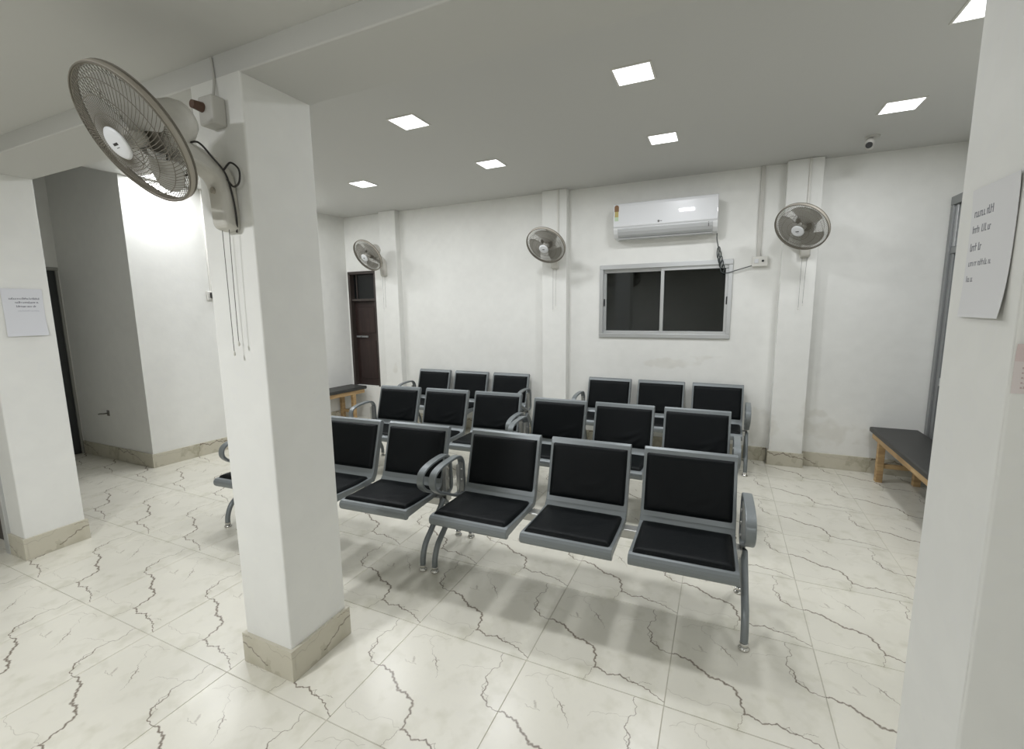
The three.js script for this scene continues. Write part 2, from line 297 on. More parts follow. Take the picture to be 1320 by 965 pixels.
// the rest of the lobby, behind the camera
struct('wall_front', [span(-5.6, 2.6, 0, 2.7, 2.8, 3.0)], M.wall, 'white wall closing the lobby', 'wall');
struct('wall_lobby_left', [span(-5.8, -5.6, 0, 2.7, -1.3, 3.0)], M.wall, 'white side wall of the lobby by the metal-framed door', 'wall');
struct('wall_lobby_right', [span(2.4, 2.6, 0, 2.7, -1.5, 3.0)], M.wall, 'white side wall of the lobby past the paper notice', 'wall');
{ // window
  const w = structGroup('window_1', 'two-pane sliding window in a silver aluminium frame, dark outside', 'window', [-0.602, 1.6545, ZB]);
  const W = 0.678, Hh = 0.4015;
  const fr = part('window_frame', [rspan(-W, W, Hh - 0.05, Hh, -0.1, 0.02), rspan(-W, W, -Hh, -Hh + 0.045, -0.1, 0.02), rspan(-W, -W + 0.04, -Hh + 0.046, Hh - 0.051, -0.1, 0.019), rspan(W - 0.04, W, -Hh + 0.046, Hh - 0.051, -0.1, 0.019)], M.alu, w);
  for (const [a, b, z] of [[-W + 0.03, 0.015, -0.055], [-0.02, W - 0.03, -0.02]]) {
    const s = part('sash', [rspan(a, b, Hh - 0.085, Hh - 0.045, z - 0.015, z + 0.012), rspan(a, b, -Hh + 0.04, -Hh + 0.075, z - 0.015, z + 0.012), rspan(a, a + 0.036, -Hh + 0.076, Hh - 0.086, z - 0.015, z + 0.0115), rspan(b - 0.036, b, -Hh + 0.076, Hh - 0.086, z - 0.015, z + 0.0115)], M.alu, w);
    part('pane', rspan(a + 0.02, b - 0.02, -Hh + 0.06, Hh - 0.07, z - 0.004, z, 0.001, 1), M.glass, s);
    part('latch', rspan(a < -0.1 ? a + 0.008 : b - 0.022, a < -0.1 ? a + 0.022 : b - 0.008, -0.05, 0.03, z + 0.01, z + 0.02), M.black, s);
  }
}
{ // brown door in the back corner, set above a low plinth of wall
  const d = structGroup('door_4', 'dark brown wooden door with a dark top light in the back corner', 'door', [-4.763, 0.48, ZB]);
  part('frame', [rspan(-0.255, -0.218, 0, 1.629, -0.16, -0.001), rspan(0.218, 0.255, 0, 1.629, -0.16, -0.001), rspan(-0.255, 0.255, 1.63, 1.67, -0.16, 0.0), rspan(-0.217, 0.217, 1.246, 1.28, -0.16, -0.02)], M.darkFrame, d);
  part('top_light', rspan(-0.22, 0.22, 1.27, 1.64, -0.1, -0.085), M.tint, d);
  const leaf = part('leaf', [rspan(-0.216, 0.216, 0.001, 1.244, -0.12, -0.075)], M.brownDoor, d);
  part('panel', rspan(-0.16, 0.16, 0.78, 1.16, -0.08, -0.062, 0.008), M.brownDoor, leaf);
  part('panel', rspan(-0.16, 0.16, 0.1, 0.68, -0.08, -0.062, 0.008), M.brownDoor, leaf);
  part('bolt', [rspan(-0.2, 0.02, 0.715, 0.74, -0.07, -0.05), cyl(0.006, 0.006, 0.05, -0.09, 0.727, -0.035, 'z')], M.aluGrey, leaf);
  part('glazing_bar', rspan(-0.17, -0.15, 1.28, 1.63, -0.09, -0.07), M.darkFrame, d);
}

// ------------------------------------------------------------------ ceiling panel lights
function panelLight(x, y, z, s, power, label, group, real = true) {
  const t = thing('panel_light', label, 'ceiling light', [x, y, z], 0, group);
  const h = s / 2;
  part('frame', [rspan(-h - 0.012, h + 0.012, -0.006, 0.004, h, h + 0.012, 0.002, 1), rspan(-h - 0.012, h + 0.012, -0.006, 0.004, -h - 0.012, -h, 0.002, 1), rspan(h, h + 0.012, -0.006, 0.004, -h, h, 0.002, 1), rspan(-h - 0.012, -h, -0.006, 0.004, -h, h, 0.002, 1)], M.plastic, t);
  part('diffuser', rspan(-h, h, -0.005, 0.003, -h, h, 0.001, 1), std({ color: 0xffffff, emissive: new THREE.Color(LED), emissiveIntensity: 3.2, roughness: 0.5 }), t);
  const l = new THREE.RectAreaLight(LED, power, s, s); l.position.set(0, -0.009, 0); l.rotation.x = -Math.PI / 2; l.name = 'lamp'; t.add(l);
  return t;
}
const G = 'square panel lights in the hall ceiling';
panelLight(-5.10, H1, -2.86, 0.2, PANEL_LIGHT, 'square panel light beside the white left wall, seen through the column fan', G);
panelLight(-3.60, H1, -2.86, 0.2, PANEL_LIGHT, 'square panel light hidden behind the free-standing column', G);
panelLight(-2.088, H1, -2.86, 0.2, PANEL_LIGHT, 'glowing square panel light above the benches beside the free-standing column', G);
panelLight(-0.527, H1, -2.874, 0.2, PANEL_LIGHT, 'glowing square panel light over the middle of the front bench row', G);
panelLight(1.03, H1, -2.95, 0.2, PANEL_LIGHT, 'glowing square panel light cut off by the column with the paper notice', G);
panelLight(-5.0, H1, -3.98, 0.2, PANEL_LIGHT, 'square panel light over the corner behind the free-standing column', G);
panelLight(-3.511, H1, -3.959, 0.2, PANEL_LIGHT, 'glowing square panel light above the fan by the brown door', G);
panelLight(-2.001, H1, -3.967, 0.2, PANEL_LIGHT, 'glowing square panel light in front of the middle pilaster', G);
panelLight(-0.493, H1, -4.009, 0.2, PANEL_LIGHT, 'glowing square panel light in front of the air conditioner', G);
panelLight(1.029, H1, -4.106, 0.2, PANEL_LIGHT, 'glowing square panel light beside the security camera', G);
panelLight(-2.2, H2, 0.6, 0.25, LOBBY_LIGHT, 'square panel light in the lower ceiling in front of the free-standing column', 'square panel lights in the lobby ceiling');

{
  const t = thing('tube_lamp', 'long white tube lamp on the end wall of the lobby', 'tube lamp', [0.9, 2.15, 2.8], Math.PI);
  part('batten', rspan(-0.61, 0.61, -0.03, 0.03, 0, 0.035, 0.006), M.plastic, t);
  part('tube', cyl(0.014, 0.014, 1.2, 0, 0, 0.052, 'x'), std({ color: 0xffffff, emissive: new THREE.Color(LED), emissiveIntensity: 3.2 }), t);
  const l = new THREE.RectAreaLight(LED, TUBE_LIGHT, 1.2, 0.04); l.position.set(0, 0, 0.07); l.rotation.y = Math.PI; l.name = 'lamp'; t.add(l);
}
// ------------------------------------------------------------------ three-seat waiting benches
function padGeo(w, l, t, s, wr) {
  const nx = 22, ny = 20, P = [], U = [], I = [];
  for (let j = 0; j <= ny; j++) for (let i = 0; i <= nx; i++) {
    const e = a => { const k = a * 2 - 1; return Math.sign(k) * (1 - Math.pow(1 - Math.abs(k), 1.35)); };
    const u = e(i / nx), v = e(j / ny), x = u * w / 2, y = v * l / 2;
    const d = Math.min(w / 2 - Math.abs(x), l / 2 - Math.abs(y)), q = Math.min(1, d / 0.03), edge = Math.sqrt(Math.max(0, 1 - (1 - q) * (1 - q)));
    const n = fbm(x * 9 + s, y * 9, s, 0, 3) - 0.5;
    let fold = 0;
    if (wr) for (const [cx, cy, ang, len] of [[0.05 + 0.03 * (s % 3), -0.06, 0.35, 0.16], [0.10, -0.11, 0.6, 0.13], [-0.12, -0.12, -0.7, 0.1]]) {
      const a = x - cx, b = y - cy, p = a * Math.cos(ang) + b * Math.sin(ang), r = -a * Math.sin(ang) + b * Math.cos(ang) - p * p * 1.6;
      fold += Math.exp(-(r * r) / 0.00014) * Math.exp(-(p * p) / (len * len * 0.35));
    }
    P.push(x, y, -0.002 + t * edge * (0.94 + 0.06 * (1 - u * u) * (1 - v * v)) + q * (n * 0.005 + wr * fold * 0.006)); U.push(x * 3, y * 3);
  }
  for (let j = 0; j < ny; j++) for (let i = 0; i < nx; i++) { const a = j * (nx + 1) + i, b = a + 1, c = a + nx + 1, d = c + 1; I.push(a, b, d, a, d, c); }
  const g = new THREE.BufferGeometry(); g.setAttribute('position', new THREE.Float32BufferAttribute(P, 3)); g.setAttribute('uv', new THREE.Float32BufferAttribute(U, 2)); g.setIndex(I); g.computeVertexNormals(); return g;
}
function lay(geo, from, to) {           // put a pad on the (z, y) line from one end to the other
  const y = V(0, to[1] - from[1], to[0] - from[0]).normalize(), z = V(1, 0, 0).cross(y), m = new THREE.Matrix4().makeBasis(V(1, 0, 0), y, z);
  m.setPosition(0, (from[1] + to[1]) / 2, (from[0] + to[0]) / 2); const g = geo.clone(); g.applyMatrix4(m); return g;
}
const SW = 0.487, PITCH = 0.5635, ENDX = 0.848;
const seatGeo = extrudeZY(poly([[-0.15, 0.405], [0.0, 0.400], [0.18, 0.411], [0.245, 0.417], [0.268, 0.414], [0.280, 0.403], [0.284, 0.388], [0.280, 0.370], [0.268, 0.358], [0.25, 0.356], [0.243, 0.366], [0.1, 0.368], [-0.15, 0.368]]), SW, 0.004, 3);
const backGeo = extrudeZY(poly([[-0.13, 0.398], [-0.158, 0.43], [-0.175, 0.47], [-0.235, 0.67], [-0.262, 0.762], [-0.272, 0.784], [-0.288, 0.793], [-0.306, 0.788], [-0.314, 0.772], [-0.308, 0.755], [-0.275, 0.65], [-0.215, 0.455], [-0.195, 0.40], [-0.165, 0.365], [-0.14, 0.366]]), SW, 0.004, 3);
const seatPads = [1, 2, 3].map(k => lay(padGeo(0.456, 0.372, 0.026, 100 + k * 7, 0.25), [0.252, 0.415], [-0.12, 0.402]));
const backPads = [1, 2, 3, 4].map(k => lay(padGeo(0.458, 0.326, 0.022, 200 + k * 11, k < 3 ? 0.3 : 1.1), [-0.171, 0.452], [-0.264, 0.764]));
const armLoop = smoothLoop([[0.012, 0.428], [0.14, 0.497], [0.176, 0.545], [0.168, 0.602], [0.118, 0.634], [-0.04, 0.652], [-0.145, 0.642], [-0.186, 0.60], [-0.196, 0.5], [-0.19, 0.39], [-0.12, 0.372]], 72);
function inset(pts, d) { const n = pts.length; return pts.map((p, i) => { const a = pts[(i + n - 1) % n], b = pts[(i + 1) % n], tx = b.x - a.x, ty = b.y - a.y, l = Math.hypot(tx, ty); return new THREE.Vector2(p.x - ty / l * d, p.y + tx / l * d); }); }
const armShape = new THREE.Shape(armLoop.map(p => new THREE.Vector2(p.x, p.y))); armShape.holes.push(new THREE.Path(inset(armLoop, 0.017)));
const armGeo = extrudeZY(armShape, 0.046, 0.005, 3);
const frontLeg = tube([[0, 0.345, -0.1], [0, 0.29, -0.03], [0, 0.215, 0.06], [0, 0.15, 0.14], [0, 0.08, 0.172], [0, 0.014, 0.178]], 0.0175, 28, 12);
const rearLeg = tube([[0, 0.345, -0.1], [0, 0.28, -0.16], [0, 0.18, -0.24], [0, 0.09, -0.285], [0, 0.014, -0.29]], 0.0175, 24, 12);
const footGeo = new THREE.LatheGeometry([[0, 0], [0.024, 0], [0.026, 0.006], [0.02, 0.013], [0.016, 0.016], [0.02, 0.03], [0.018, 0.036], [0, 0.036]].map(p => new THREE.Vector2(...p)), 20);
const beamGeo = rspan(-ENDX + 0.01, ENDX - 0.01, 0.315, 0.367, -0.135, -0.065, 0.008);
function waitingBench(label, x, z, yaw, wrinkled) {
  const t = thing('waiting_bench', label, 'waiting bench', [x, 0, z], yaw, 'three-seat steel waiting benches with black pads');
  part('crossbeam', beamGeo, M.silver, t);
  for (let k = -1; k <= 1; k++) {
    const s = part('seat', seatGeo, M.steel, t); s.position.x = k * PITCH;
    part('seat_pad', seatPads[k + 1], M.pad, s);
    const b = part('backrest', backGeo, M.steel, t); b.position.x = k * PITCH;
    part('back_pad', backPads[(wrinkled ? 2 : 0) + ((k + 1) % 2)], M.pad, b);
    const br = part('seat_bracket', [rspan(-0.02, 0.02, 0.30, 0.37, -0.17, -0.03), rspan(-0.02, 0.02, 0.36, 0.40, -0.2, -0.165)], M.silver, t); br.position.x = k * PITCH;
  }
  for (const s of [-1, 1]) {
    const a = part('armrest', armGeo, M.steel, t); a.position.x = s * ENDX;
    const br = part('arm_bracket', [rspan(-0.012, 0.012, 0.31, 0.585, -0.193, -0.125, 0.004), cyl(0.01, 0.01, 0.034, 0, 0.54, -0.158, 'x'), cyl(0.01, 0.01, 0.034, 0, 0.47, -0.158, 'x'), cyl(0.01, 0.01, 0.034, 0, 0.40, -0.158, 'x')], M.silver, t); br.position.x = s * (ENDX - 0.004);
    for (const [g, fz] of [[frontLeg, 0.178], [rearLeg, -0.29]]) {
      const l = part('leg', g, M.steel, t); l.position.x = s * ENDX;
      const f = part('foot', footGeo, M.chrome, l); f.position.z = fz;
    }
  }
  return t;
}
waitingBench('front-row three-seat grey steel bench with black pads, its end armrest over open floor', -0.687, -2.365, 0.022, false);
waitingBench('front-row three-seat grey steel bench partly hidden behind the free-standing column', -2.468, -2.285, 0.06, false);
waitingBench('middle-row three-seat bench with wrinkled black pads in line with the window', -0.71, -3.515, -0.004, true);
waitingBench('middle-row three-seat bench with black pads toward the low bench by the brown door', -2.49, -3.60, 0.045, true);
waitingBench('back-row three-seat bench with black pads against the wall under the window', -0.58, -4.872, -0.025, false);
waitingBench('back-row three-seat bench with black pads against the wall between two pilasters', -2.93, -4.862, 0.0, false);

// ------------------------------------------------------------------ wall fans
function wireSet(profile, count, twist, r) {
  const out = [];
  for (let k = 0; k < count; k++) {
    const a0 = k / count * Math.PI * 2, pts = profile.map(([q, d], i) => { const a = a0 + twist * i / (profile.length - 1); return V(Math.cos(a) * q, Math.sin(a) * q, d); });
    out.push(new THREE.TubeGeometry(new THREE.CatmullRomCurve3(pts), 7, r, 4));
  }
  return out;
}
const ringAt = (q, d, r, rad = 6, seg = 64) => { const g = new THREE.TorusGeometry(q, r, rad, seg); g.translate(0, 0, d); return g; };
const lathed = (pts, seg = 40) => { const g = new THREE.LatheGeometry(pts.map(p => new THREE.Vector2(...p)), seg); g.rotateX(Math.PI / 2); return g; };   // (radius, distance forward)
const frontGrille = merge([...wireSet([[0.05, 0.222], [0.12, 0.214], [0.185, 0.192], [0.219, 0.166]], 84, 0.55, 0.0011), ringAt(0.2215, 0.1715, 0.0032, 8), ringAt(0.09, 0.218, 0.0013), ringAt(0.14, 0.209, 0.0013), ringAt(0.185, 0.192, 0.0013)]);
const rearGrille = merge([...wireSet([[0.06, 0.118], [0.13, 0.113], [0.19, 0.128], [0.219, 0.154]], 84, -0.4, 0.0011), ringAt(0.2215, 0.1485, 0.0032, 8), ringAt(0.2235, 0.143, 0.0025, 8), ringAt(0.1, 0.115, 0.0013), ringAt(0.165, 0.121, 0.0013), lathed([[0.0, 0.112], [0.062, 0.112], [0.066, 0.118], [0.062, 0.122], [0, 0.122]])]);
const rimBand = lathed([[0.216, 0.150], [0.224, 0.150], [0.2265, 0.154], [0.2265, 0.166], [0.224, 0.170], [0.216, 0.170], [0.218, 0.160], [0.216, 0.150]], 72);
const badgeGeo = lathed([[0, 0.2315], [0.03, 0.2315], [0.046, 0.229], [0.053, 0.223], [0.05, 0.218], [0, 0.218]]);
const hubGeo = lathed([[0, 0.19], [0.02, 0.188], [0.034, 0.178], [0.037, 0.14], [0, 0.14]]);
const motorGeo = lathed([[0, -0.062], [0.03, -0.06], [0.058, -0.048], [0.074, -0.022], [0.081, 0.02], [0.082, 0.075], [0.078, 0.1], [0.06, 0.11], [0, 0.112]]);
function bladeGeo() {
  const na = 10, nr = 8, P = [], I = [], T = 0.0012;
  for (const side of [1, -1]) for (let j = 0; j <= nr; j++) for (let i = 0; i <= na; i++) {
    const r = 0.032 + (0.196 - 0.032) * j / nr, wide = 0.35 + 0.75 * Math.sin(Math.min(1, j / nr * 1.15) * Math.PI * 0.55), a = (i / na - 0.5) * wide * 1.35 + 0.35 * (j / nr);
    const rr = r * (1 - 0.05 * Math.pow(Math.abs(i / na - 0.5) * 2, 4) * (j / nr));
    P.push(Math.cos(a) * rr, Math.sin(a) * rr, 0.158 + (i / na - 0.5) * 0.036 * (1 - 0.35 * j / nr) + side * T);
  }
  const n1 = (na + 1) * (nr + 1), id = (s, j, i) => s * n1 + j * (na + 1) + i;
  for (let j = 0; j < nr; j++) for (let i = 0; i < na; i++) { I.push(id(0, j, i), id(0, j + 1, i), id(0, j + 1, i + 1), id(0, j, i), id(0, j + 1, i + 1), id(0, j, i + 1)); I.push(id(1, j, i), id(1, j + 1, i + 1), id(1, j + 1, i), id(1, j, i), id(1, j, i + 1), id(1, j + 1, i + 1)); }
  const edge = [...Array(na + 1).keys()].map(i => [0, i]).concat([...Array(nr).keys()].map(j => [j + 1, na]), [...Array(na).keys()].map(i => [nr, na - 1 - i]), [...Array(nr).keys()].map(j => [nr - 1 - j, 0]));
  for (let k = 0; k < edge.length - 1; k++) { const [a, b] = edge[k], [c, d] = edge[k + 1]; I.push(id(0, a, b), id(1, a, b), id(1, c, d), id(0, a, b), id(1, c, d), id(0, c, d)); }
  const g = new THREE.BufferGeometry(); g.setAttribute('position', new THREE.Float32BufferAttribute(P, 3)); g.setIndex(I); g.computeVertexNormals(); return g;
}
const blade = bladeGeo();
function boxBody() {   // tall rounded case on the wall, its neck curving out to the pivot (outline in depth and height)
  const s = smoothLoop([[0.0, -0.335], [0.03, -0.338], [0.056, -0.325], [0.062, -0.27], [0.066, -0.20], [0.08, -0.165], [0.12, -0.14], [0.19, -0.118], [0.208, -0.095], [0.198, -0.07], [0.165, -0.062], [0.10, -0.075], [0.045, -0.10], [0.01, -0.135], [0.0, -0.19]], 80);
  return extrudeZY(new THREE.Shape(s.map(p => new THREE.Vector2(p.x, p.y))), 0.084, 0.016, 4);
}
const fanCase = boxBody();
function wallFan(label, x, y, z, pan, tilt, spin, size, cable) {
  const t = thing('wall_fan', label, 'wall fan', [x, y, z], 0, 'dusty white wall fans');
  const c = part('wall_case', fanCase, M.fanWhite, t);
  part('speed_knob', [cyl(0.012, 0.011, 0.012, 0, -0.2, 0.068, 'z')], M.fanBand, c);
  part('pivot_screw', [cyl(0.009, 0.009, 0.089, 0, -0.092, 0.182, 'x')], M.black, c);
  const dir = V(Math.sin(pan) * Math.cos(tilt), Math.sin(tilt), Math.cos(pan) * Math.cos(tilt));
  const q = new THREE.Quaternion().setFromUnitVectors(V(0, 0, 1), dir);
  const look = new THREE.Matrix4().lookAt(dir, V(0, 0, 0), V(0, 1, 0)); q.setFromRotationMatrix(look);
  const set = m => { m.position.set(0, 0, 0.18); m.quaternion.copy(q); m.scale.setScalar(size); return m; };
  set(part('motor_housing', motorGeo, M.fanWhite, t));
  part('neck', [tube([[0, -0.09, 0.18], [0, -0.05, 0.18], V(0, 0, 0.18).addScaledVector(dir, 0.02)], 0.02, 8, 12)], M.fanBand, t);
  const knob = set(part('swing_knob', [cyl(0.006, 0.006, 0.03, 0, 0.09, 0.03), cyl(0.01, 0.01, 0.014, 0, 0.11, 0.03)], M.fanBand, t));
  set(part('rear_grille', rearGrille, M.fanDusty, t));
  for (let k = 0; k < 3; k++) { const g = blade.clone(); g.rotateZ(spin + k * Math.PI * 2 / 3); set(part('blade', g, M.blade, t)); }
  set(part('hub', hubGeo, M.fanWhite, t));
  set(part('rim', rimBand, M.fanBand, t));
  set(part('front_grille', frontGrille, M.fanDusty, t));
  const b = set(part('badge', badgeGeo, M.badge, t));
  const mk = part('mark', [rspan(-0.014, 0.014, -0.004, 0.004, 0.2312, 0.2322, 0.0004, 1), rspan(-0.009, 0.009, -0.0125, -0.0105, 0.2310, 0.2320, 0.0004, 1)], M.cable, b);
  for (const [dx, len] of [[-0.02, 0.47], [0.02, 0.43]]) {
    const cd = part('pull_cord', [tube([[dx, -0.33, 0.035], [dx * 0.9 - 0.004, -0.33 - len * 0.4, 0.034], [dx * 0.8 - 0.006, -0.33 - len, 0.034]], 0.0014, 10, 5)], M.cordGrey, t);
    part('cord_end', [new THREE.LatheGeometry([[0, 0], [0.004, 0.002], [0.005, 0.010], [0.002, 0.02], [0, 0.021]].map(p => new THREE.Vector2(...p)), 10).translate(dx * 0.8 - 0.006, -0.33 - len - 0.019, 0.034)], M.plastic, cd);
  }
  if (cable) part('power_cable', cable.map(p => tube(p, 0.0035, 48, 7)), M.cable, t);
  return t;
}
wallFan('large dusty fan on the free-standing column, tipped toward the floor', -1.735, 2.238, CZ0, -0.068, -0.613, 0.4, 0.93, [
  [[0.02, -0.07, 0.16], [0.048, -0.06, 0.14], [0.05, -0.1, 0.09], [0.049, -0.14, 0.05], [0.047, -0.2, 0.03], [0.047, -0.3, 0.02], [0.03, -0.345, 0.012]],
  [[0.042, -0.13, 0.05], [0.07, -0.105, 0.04], [0.098, -0.13, 0.03], [0.092, -0.175, 0.03], [0.06, -0.185, 0.03], [0.043, -0.16, 0.04]],
  [[-0.03, -0.08, 0.19], [-0.045, -0.13, 0.19], [-0.03, -0.17, 0.17], [0.0, -0.165, 0.15]],
  [[0.0, -0.055, 0.17], [0.03, -0.04, 0.165], [0.0, -0.025, 0.15], [-0.02, -0.05, 0.17], [0.02, -0.055, 0.18], [0.035, -0.06, 0.16]]]);
wallFan('small dusty fan on the pilaster beside the brown door', -4.245, 2.388, ZP, -0.15, -0.59, 0.2, 0.97);
wallFan('small dusty fan on the middle pilaster between door and window', -1.775, 2.37, ZP, -0.12, -0.73, 0.9, 0.99);
wallFan('small dusty fan on the pilaster beside the power socket', 0.668, 2.362, ZP, -0.635, -0.648, 0.65, 1);
// junction box and cable on the free-standing column
{
  const t = thing('junction_box', 'white junction box with a brown cap above the column fan', 'junction box', [-1.755, 2.325, CZ0]);
  part('case', rspan(-0.04, 0.04, -0.05, 0.05, 0, 0.055, 0.008, 3), M.trunk, t);
  part('cap', [cyl(0.018, 0.014, 0.04, -0.015, 0.01, 0.072, 'z')], M.brown, t);
  part('cable', [tube([[0.0, 0.05, 0.02], [-0.006, 0.12, 0.006], [-0.012, 0.2, 0.005]], 0.0045, 16, 7)], M.trunk, t);
}
// ------------------------------------------------------------------ conduits and sockets
function one(name, geo, mat, label, category, group) { const m = shade(new THREE.Mesh(Array.isArray(geo) ? merge(geo) : geo, mat)); m.name = numbered(name); m.userData = { label, category }; if (group) m.userData.group = group; scene.add(m); return m; }
one('cable_conduit', [rspan(0.275, 0.312, 2.05, H1, ZB, ZB + 0.022, 0.004)], M.trunk, 'flat conduit running from ceiling down to the power socket by the window', 'conduit');
one('cable_conduit', [rspan(-1.757, -1.738, 2.42, H1, ZP, ZP + 0.014, 0.004)], M.plastic, 'thin conduit above the fan on the middle pilaster', 'conduit');
one('cable_conduit', [rspan(0.658, 0.677, 2.42, H1, ZP, ZP + 0.014, 0.004)], M.plastic, 'thin conduit above the fan on the pilaster beside the socket', 'conduit');
{
  const zc = -3.34, xc = leftX(zc), m = one('cable_conduit', [rspan(0, 0.022, 1.82, H1, -0.014, 0.014, 0.004)], M.plastic, 'vertical conduit on the left wall ending at the black plug', 'conduit'); m.position.set(xc, 0, zc); m.rotation.y = 0.103;
  const s = thing('wall_socket', 'white socket on the left wall with a black plug', 'socket', [xc, 1.775, zc], Math.PI / 2 + 0.103 - 2 * 0.103 + 0.103);
  part('plate', rspan(-0.055, 0.055, -0.05, 0.05, 0, 0.022, 0.005), M.plastic, s);
  part('plug', [rspan(-0.03, 0.035, -0.025, 0.035, 0.02, 0.07, 0.008), cyl(0.006, 0.006, 0.03, 0.05, 0.0, 0.05, 'x')], M.black, s);
}
{
  const s = thing('wall_socket', 'white power socket with a dark round outlet between window and pilaster', 'socket', [0.315, 2.02, ZB]);
  part('plate', rspan(-0.075, 0.062, -0.052, 0.045, 0, 0.045, 0.006), M.plastic, s);
  part('switch', rspan(-0.055, -0.02, -0.02, 0.02, 0.044, 0.052, 0.003), M.badge, s);
  part('outlet', cyl(0.011, 0.011, 0.008, 0.018, 0.0, 0.045, 'z'), M.black, s);
}
one('power_cable', [
  tube([[-0.088, 2.335, ZB + 0.06], [-0.088, 2.26, ZB + 0.035], [-0.072, 2.18, ZB + 0.03], [-0.06, 2.11, ZB + 0.035], [-0.045, 2.0, ZB + 0.04], [-0.03, 1.925, ZB + 0.04], [0.02, 1.918, ZB + 0.03], [0.1, 1.94, ZB + 0.03], [0.19, 1.965, ZB + 0.03], [0.26, 1.985, ZB + 0.03]], 0.0045, 70, 7),
  tube([...Array(40).keys()].map(k => { const a = k / 40 * Math.PI * 9, t = k / 40; return V(-0.07 + 0.055 * t + Math.cos(a) * 0.016, 2.14 - 0.2 * t + Math.sin(a) * 0.05, ZB + 0.04 + Math.sin(a * 1.7) * 0.012); }), 0.0048, 200, 6)],
  std({ color: lin(0.04, 0.05, 0.048), roughness: 0.5 }), 'dark coiled power cable hanging from the air conditioner to the socket', 'cable');

// ------------------------------------------------------------------ air conditioner
{
  const t = thing('air_conditioner', 'white split air conditioner mounted above the window', 'air conditioner', [-0.59, 2.31, ZB]);
  const W = 1.012;
  part('body', extrudeZY(poly([[0, 0.34], [0.185, 0.348], [0.2, 0.335], [0.2, 0.10], [0.196, 0.085], [0.18, 0.05], [0.14, 0.012], [0.10, 0.0], [0, 0.0]]), W, 0.006, 3), M.acBody, t);
  part('front_panel', extrudeZY(poly([[0.196, 0.352], [0.209, 0.345], [0.215, 0.32], [0.213, 0.12], [0.206, 0.108], [0.196, 0.108]]), W - 0.004, 0.004, 3), M.acFront, t);
  part('flap', extrudeZY(poly([[0.205, 0.098], [0.208, 0.09], [0.198, 0.062], [0.176, 0.032], [0.15, 0.012], [0.146, 0.018], [0.17, 0.038], [0.19, 0.066], [0.199, 0.096]]), W - 0.09, 0.002, 2), M.acGrey, t);
  part('flap', extrudeZY(poly([[0.148, 0.006], [0.143, -0.004], [0.10, -0.008], [0.10, -0.002], [0.138, 0.004]]), W - 0.09, 0.001, 1), M.acGrey, t);
  part('display_window', rspan(W / 2 - 0.085, W / 2 - 0.078, 0.055, 0.10, 0.192, 0.207, 0.001, 1), M.cordGrey, t);
  part('logo', [cyl(0.011, 0.011, 0.003, -0.045, 0.142, 0.214, 'z'), rspan(-0.03, -0.012, 0.139, 0.145, 0.212, 0.2155, 0.0005, 1)], M.cordGrey, t);
  const st = part('energy_sticker', [rspan(-W / 2 + 0.012, -W / 2 + 0.058, 0.27, 0.315, 0.213, 0.2162, 0.001, 1), cyl(0.023, 0.023, 0.003, -W / 2 + 0.035, 0.312, 0.2146, 'z')], std({ color: lin(0.24, 0.13, 0.06), roughness: 0.5 }), t);
  part('star_rating', rspan(-W / 2 + 0.016, -W / 2 + 0.054, 0.215, 0.272, 0.2125, 0.2158, 0.001, 1), std({ color: lin(0.46, 0.38, 0.14), roughness: 0.5 }), st);
  part('label_strip', rspan(-W / 2 + 0.016, -W / 2 + 0.054, 0.175, 0.216, 0.2125, 0.2155, 0.001, 1), std({ color: lin(0.50, 0.62, 0.44), roughness: 0.5 }), st);
}
// ------------------------------------------------------------------ security camera
{
  const t = thing('security_camera', 'small white security camera with a dark lens under the ceiling', 'camera', [1.0, H1, -4.72]);
  part('mount', [cyl(0.045, 0.05, 0.014, 0.02, -0.007, 0), cyl(0.016, 0.016, 0.04, 0.01, -0.03, 0.0)], M.trunk, t);
  part('body', [new THREE.CapsuleGeometry(0.032, 0.05, 6, 18).rotateX(Math.PI / 2 - 0.35).rotateY(-0.25).translate(0, -0.062, 0.012)], M.trunk, t);
  part('lens', [cyl(0.024, 0.022, 0.02, 0, 0, 0.055, 'z').rotateX(0.35).rotateY(-0.25).translate(0, -0.062, 0.012)], M.black, t);
}
// ------------------------------------------------------------------ padded wooden benches
function padBench(label, x, z, yaw, len, wide, high) {   // local x is the depth, z the length from the end at z = 0
  const t = thing('wooden_bench', label, 'bench', [x, 0, z], yaw);
  part('seat_pad', new RoundedBoxGeometry(wide, 0.045, len, 3, 0.012).translate(0, high - 0.0225, len / 2), M.rexine, t);
  part('rail', rspan(-wide / 2 + 0.02, -wide / 2 + 0.045, high - 0.1, high - 0.043, 0.03, len - 0.03), M.wood, t);
  part('rail', rspan(wide / 2 - 0.045, wide / 2 - 0.02, high - 0.1, high - 0.043, 0.03, len - 0.03), M.wood, t);
  for (const lz of [0.22, len - 0.22]) {
    for (const s of [-1, 1]) part('leg', rspan(s * (wide / 2 - 0.045) - 0.026, s * (wide / 2 - 0.045) + 0.026, 0, high - 0.044, lz - 0.026, lz + 0.026, 0.004), M.wood, t);
    part('stretcher', rspan(-wide / 2 + 0.06, wide / 2 - 0.06, 0.13, 0.17, lz - 0.014, lz + 0.014), M.wood, t);
    part('stretcher', rspan(-wide / 2 + 0.06, wide / 2 - 0.06, high - 0.1, high - 0.05, lz - 0.014, lz + 0.014), M.wood, t);
  }
  return t;
}
padBench('low wooden bench with a black padded top along the wall by the metal door', 1.485, -5.19, 0, 1.95, 0.36, 0.455);
{
  const t = padBench('low wooden bench with a black padded top by the brown door', -4.865, -5.16, -0.103, 1.55, 0.33, 0.50);
}
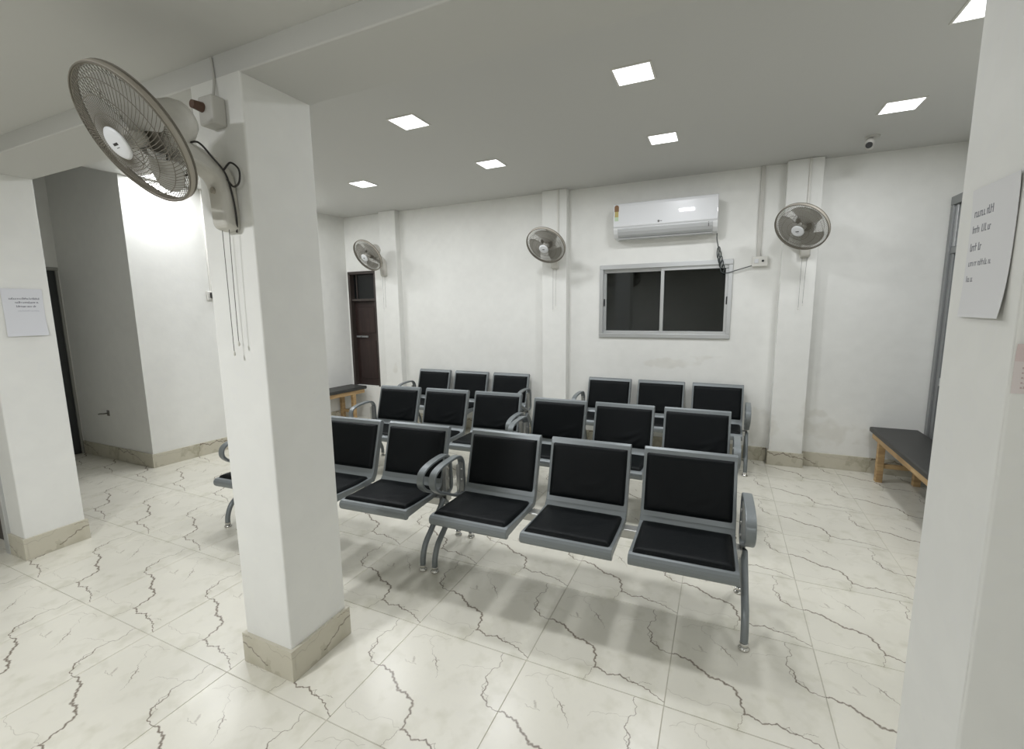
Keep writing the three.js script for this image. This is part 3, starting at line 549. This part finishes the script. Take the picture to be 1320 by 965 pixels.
// ------------------------------------------------------------------ notices
function paperTex(w, h, paint) {
  const c = document.createElement('canvas'); c.width = w; c.height = h; const g = c.getContext('2d'); paint(g, w, h);
  const t = new THREE.CanvasTexture(c); t.colorSpace = THREE.SRGBColorSpace; return t;
}
function scribble(g, x, y, wide, tall, n) {       // blurred words: close-set strokes of uneven height
  let px = x; const end = x + wide;
  while (px < end) {
    const word = px + (0.25 + 0.4 * rnd()) * wide;
    while (px < Math.min(word, end)) { const up = rnd() < 0.25 ? 1 : 0.68; g.fillRect(px, y - tall * up, tall * 0.22, tall * up); if (rnd() < 0.75) g.fillRect(px, y - tall * (rnd() < 0.5 ? 0.68 : 0.14), tall * 0.42, tall * 0.15); px += tall * (0.34 + 0.18 * rnd()); }
    px += tall * 0.3;
  }
}
function sheet(w, h, curl) {
  const g = new THREE.BoxGeometry(w, h, 0.0008, 8, 12, 1), p = g.attributes.position;
  for (let i = 0; i < p.count; i++) { const v = (p.getY(i) / h + 0.5), u = p.getX(i) / w + 0.5; p.setZ(i, p.getZ(i) + 0.0014 + curl * Math.pow(1 - v, 5) * (0.4 + 0.6 * u) + 0.003 * Math.pow(v, 8)); }
  g.computeVertexNormals(); return g;
}
{
  const tex = paperTex(384, 580, (g, w, h) => { g.fillStyle = '#d8d9dd'; g.fillRect(0, 0, w, h); g.fillStyle = '#6d6e76'; scribble(g, 62, 132, 290, 24); scribble(g, 116, 178, 218, 24); scribble(g, 122, 226, 176, 24); g.fillStyle = '#b4b5bd'; scribble(g, 130, 278, 200, 16); });
  const m = one('paper_notice', sheet(0.192, 0.3, 0.012), std({ map: tex, roughness: 0.75 }), 'white paper notice with three printed lines on the column by the metal-framed door', 'notice'); m.position.set(-4.074, 1.607, -1.4); m.rotation.y = Math.PI / 2;
  const t2 = paperTex(384, 590, (g, w, h) => { g.fillStyle = '#dcdcdc'; g.fillRect(0, 0, w, h); g.fillStyle = '#77787d'; scribble(g, 30, 128, 170, 38); scribble(g, 28, 200, 155, 34); scribble(g, 26, 282, 92, 36); scribble(g, 28, 352, 200, 28); scribble(g, 26, 424, 60, 28); });
  const n = one('paper_notice', sheet(0.19, 0.289, 0.010), std({ map: t2, roughness: 0.6 }), 'paper notice with five ragged lines of print on the column beside the partition', 'notice'); n.position.set(0.522, 1.703, -1.366); n.rotation.y = -Math.PI / 2;
  const t3 = paperTex(256, 400, (g, w, h) => { g.fillStyle = '#d9d0cd'; g.fillRect(0, 0, w, h); g.fillStyle = '#d2c2bf'; g.fillRect(0, 0, w, 140); g.fillStyle = '#b9a3a0'; for (let k = 0; k < 5; k++) scribble(g, 20, 200 + k * 40, 190, 20); });
  const r = one('paper_notice', sheet(0.16, 0.098, 0.002), std({ map: t3, roughness: 0.6 }), 'small reddish printed sheet on the face of the column around the corner from the notice', 'notice'); r.position.set(0.607, 1.462, CZ0); 
}
// small bracket on the dim end wall of the recess
{
  const t = thing('wall_bracket', 'small metal bracket on the dim end wall of the recess', 'bracket', [-6.05, 0.52, -2.615]);
  part('plate', rspan(-0.02, 0.02, -0.03, 0.03, 0, 0.008, 0.002), M.nail, t);
  part('hook', [tube([[0, 0, 0.005], [0, 0, 0.04], [-0.03, 0.0, 0.06], [-0.07, -0.008, 0.06]], 0.007, 16, 8)], M.nail, t);
}
renderer.render(scene, camera);
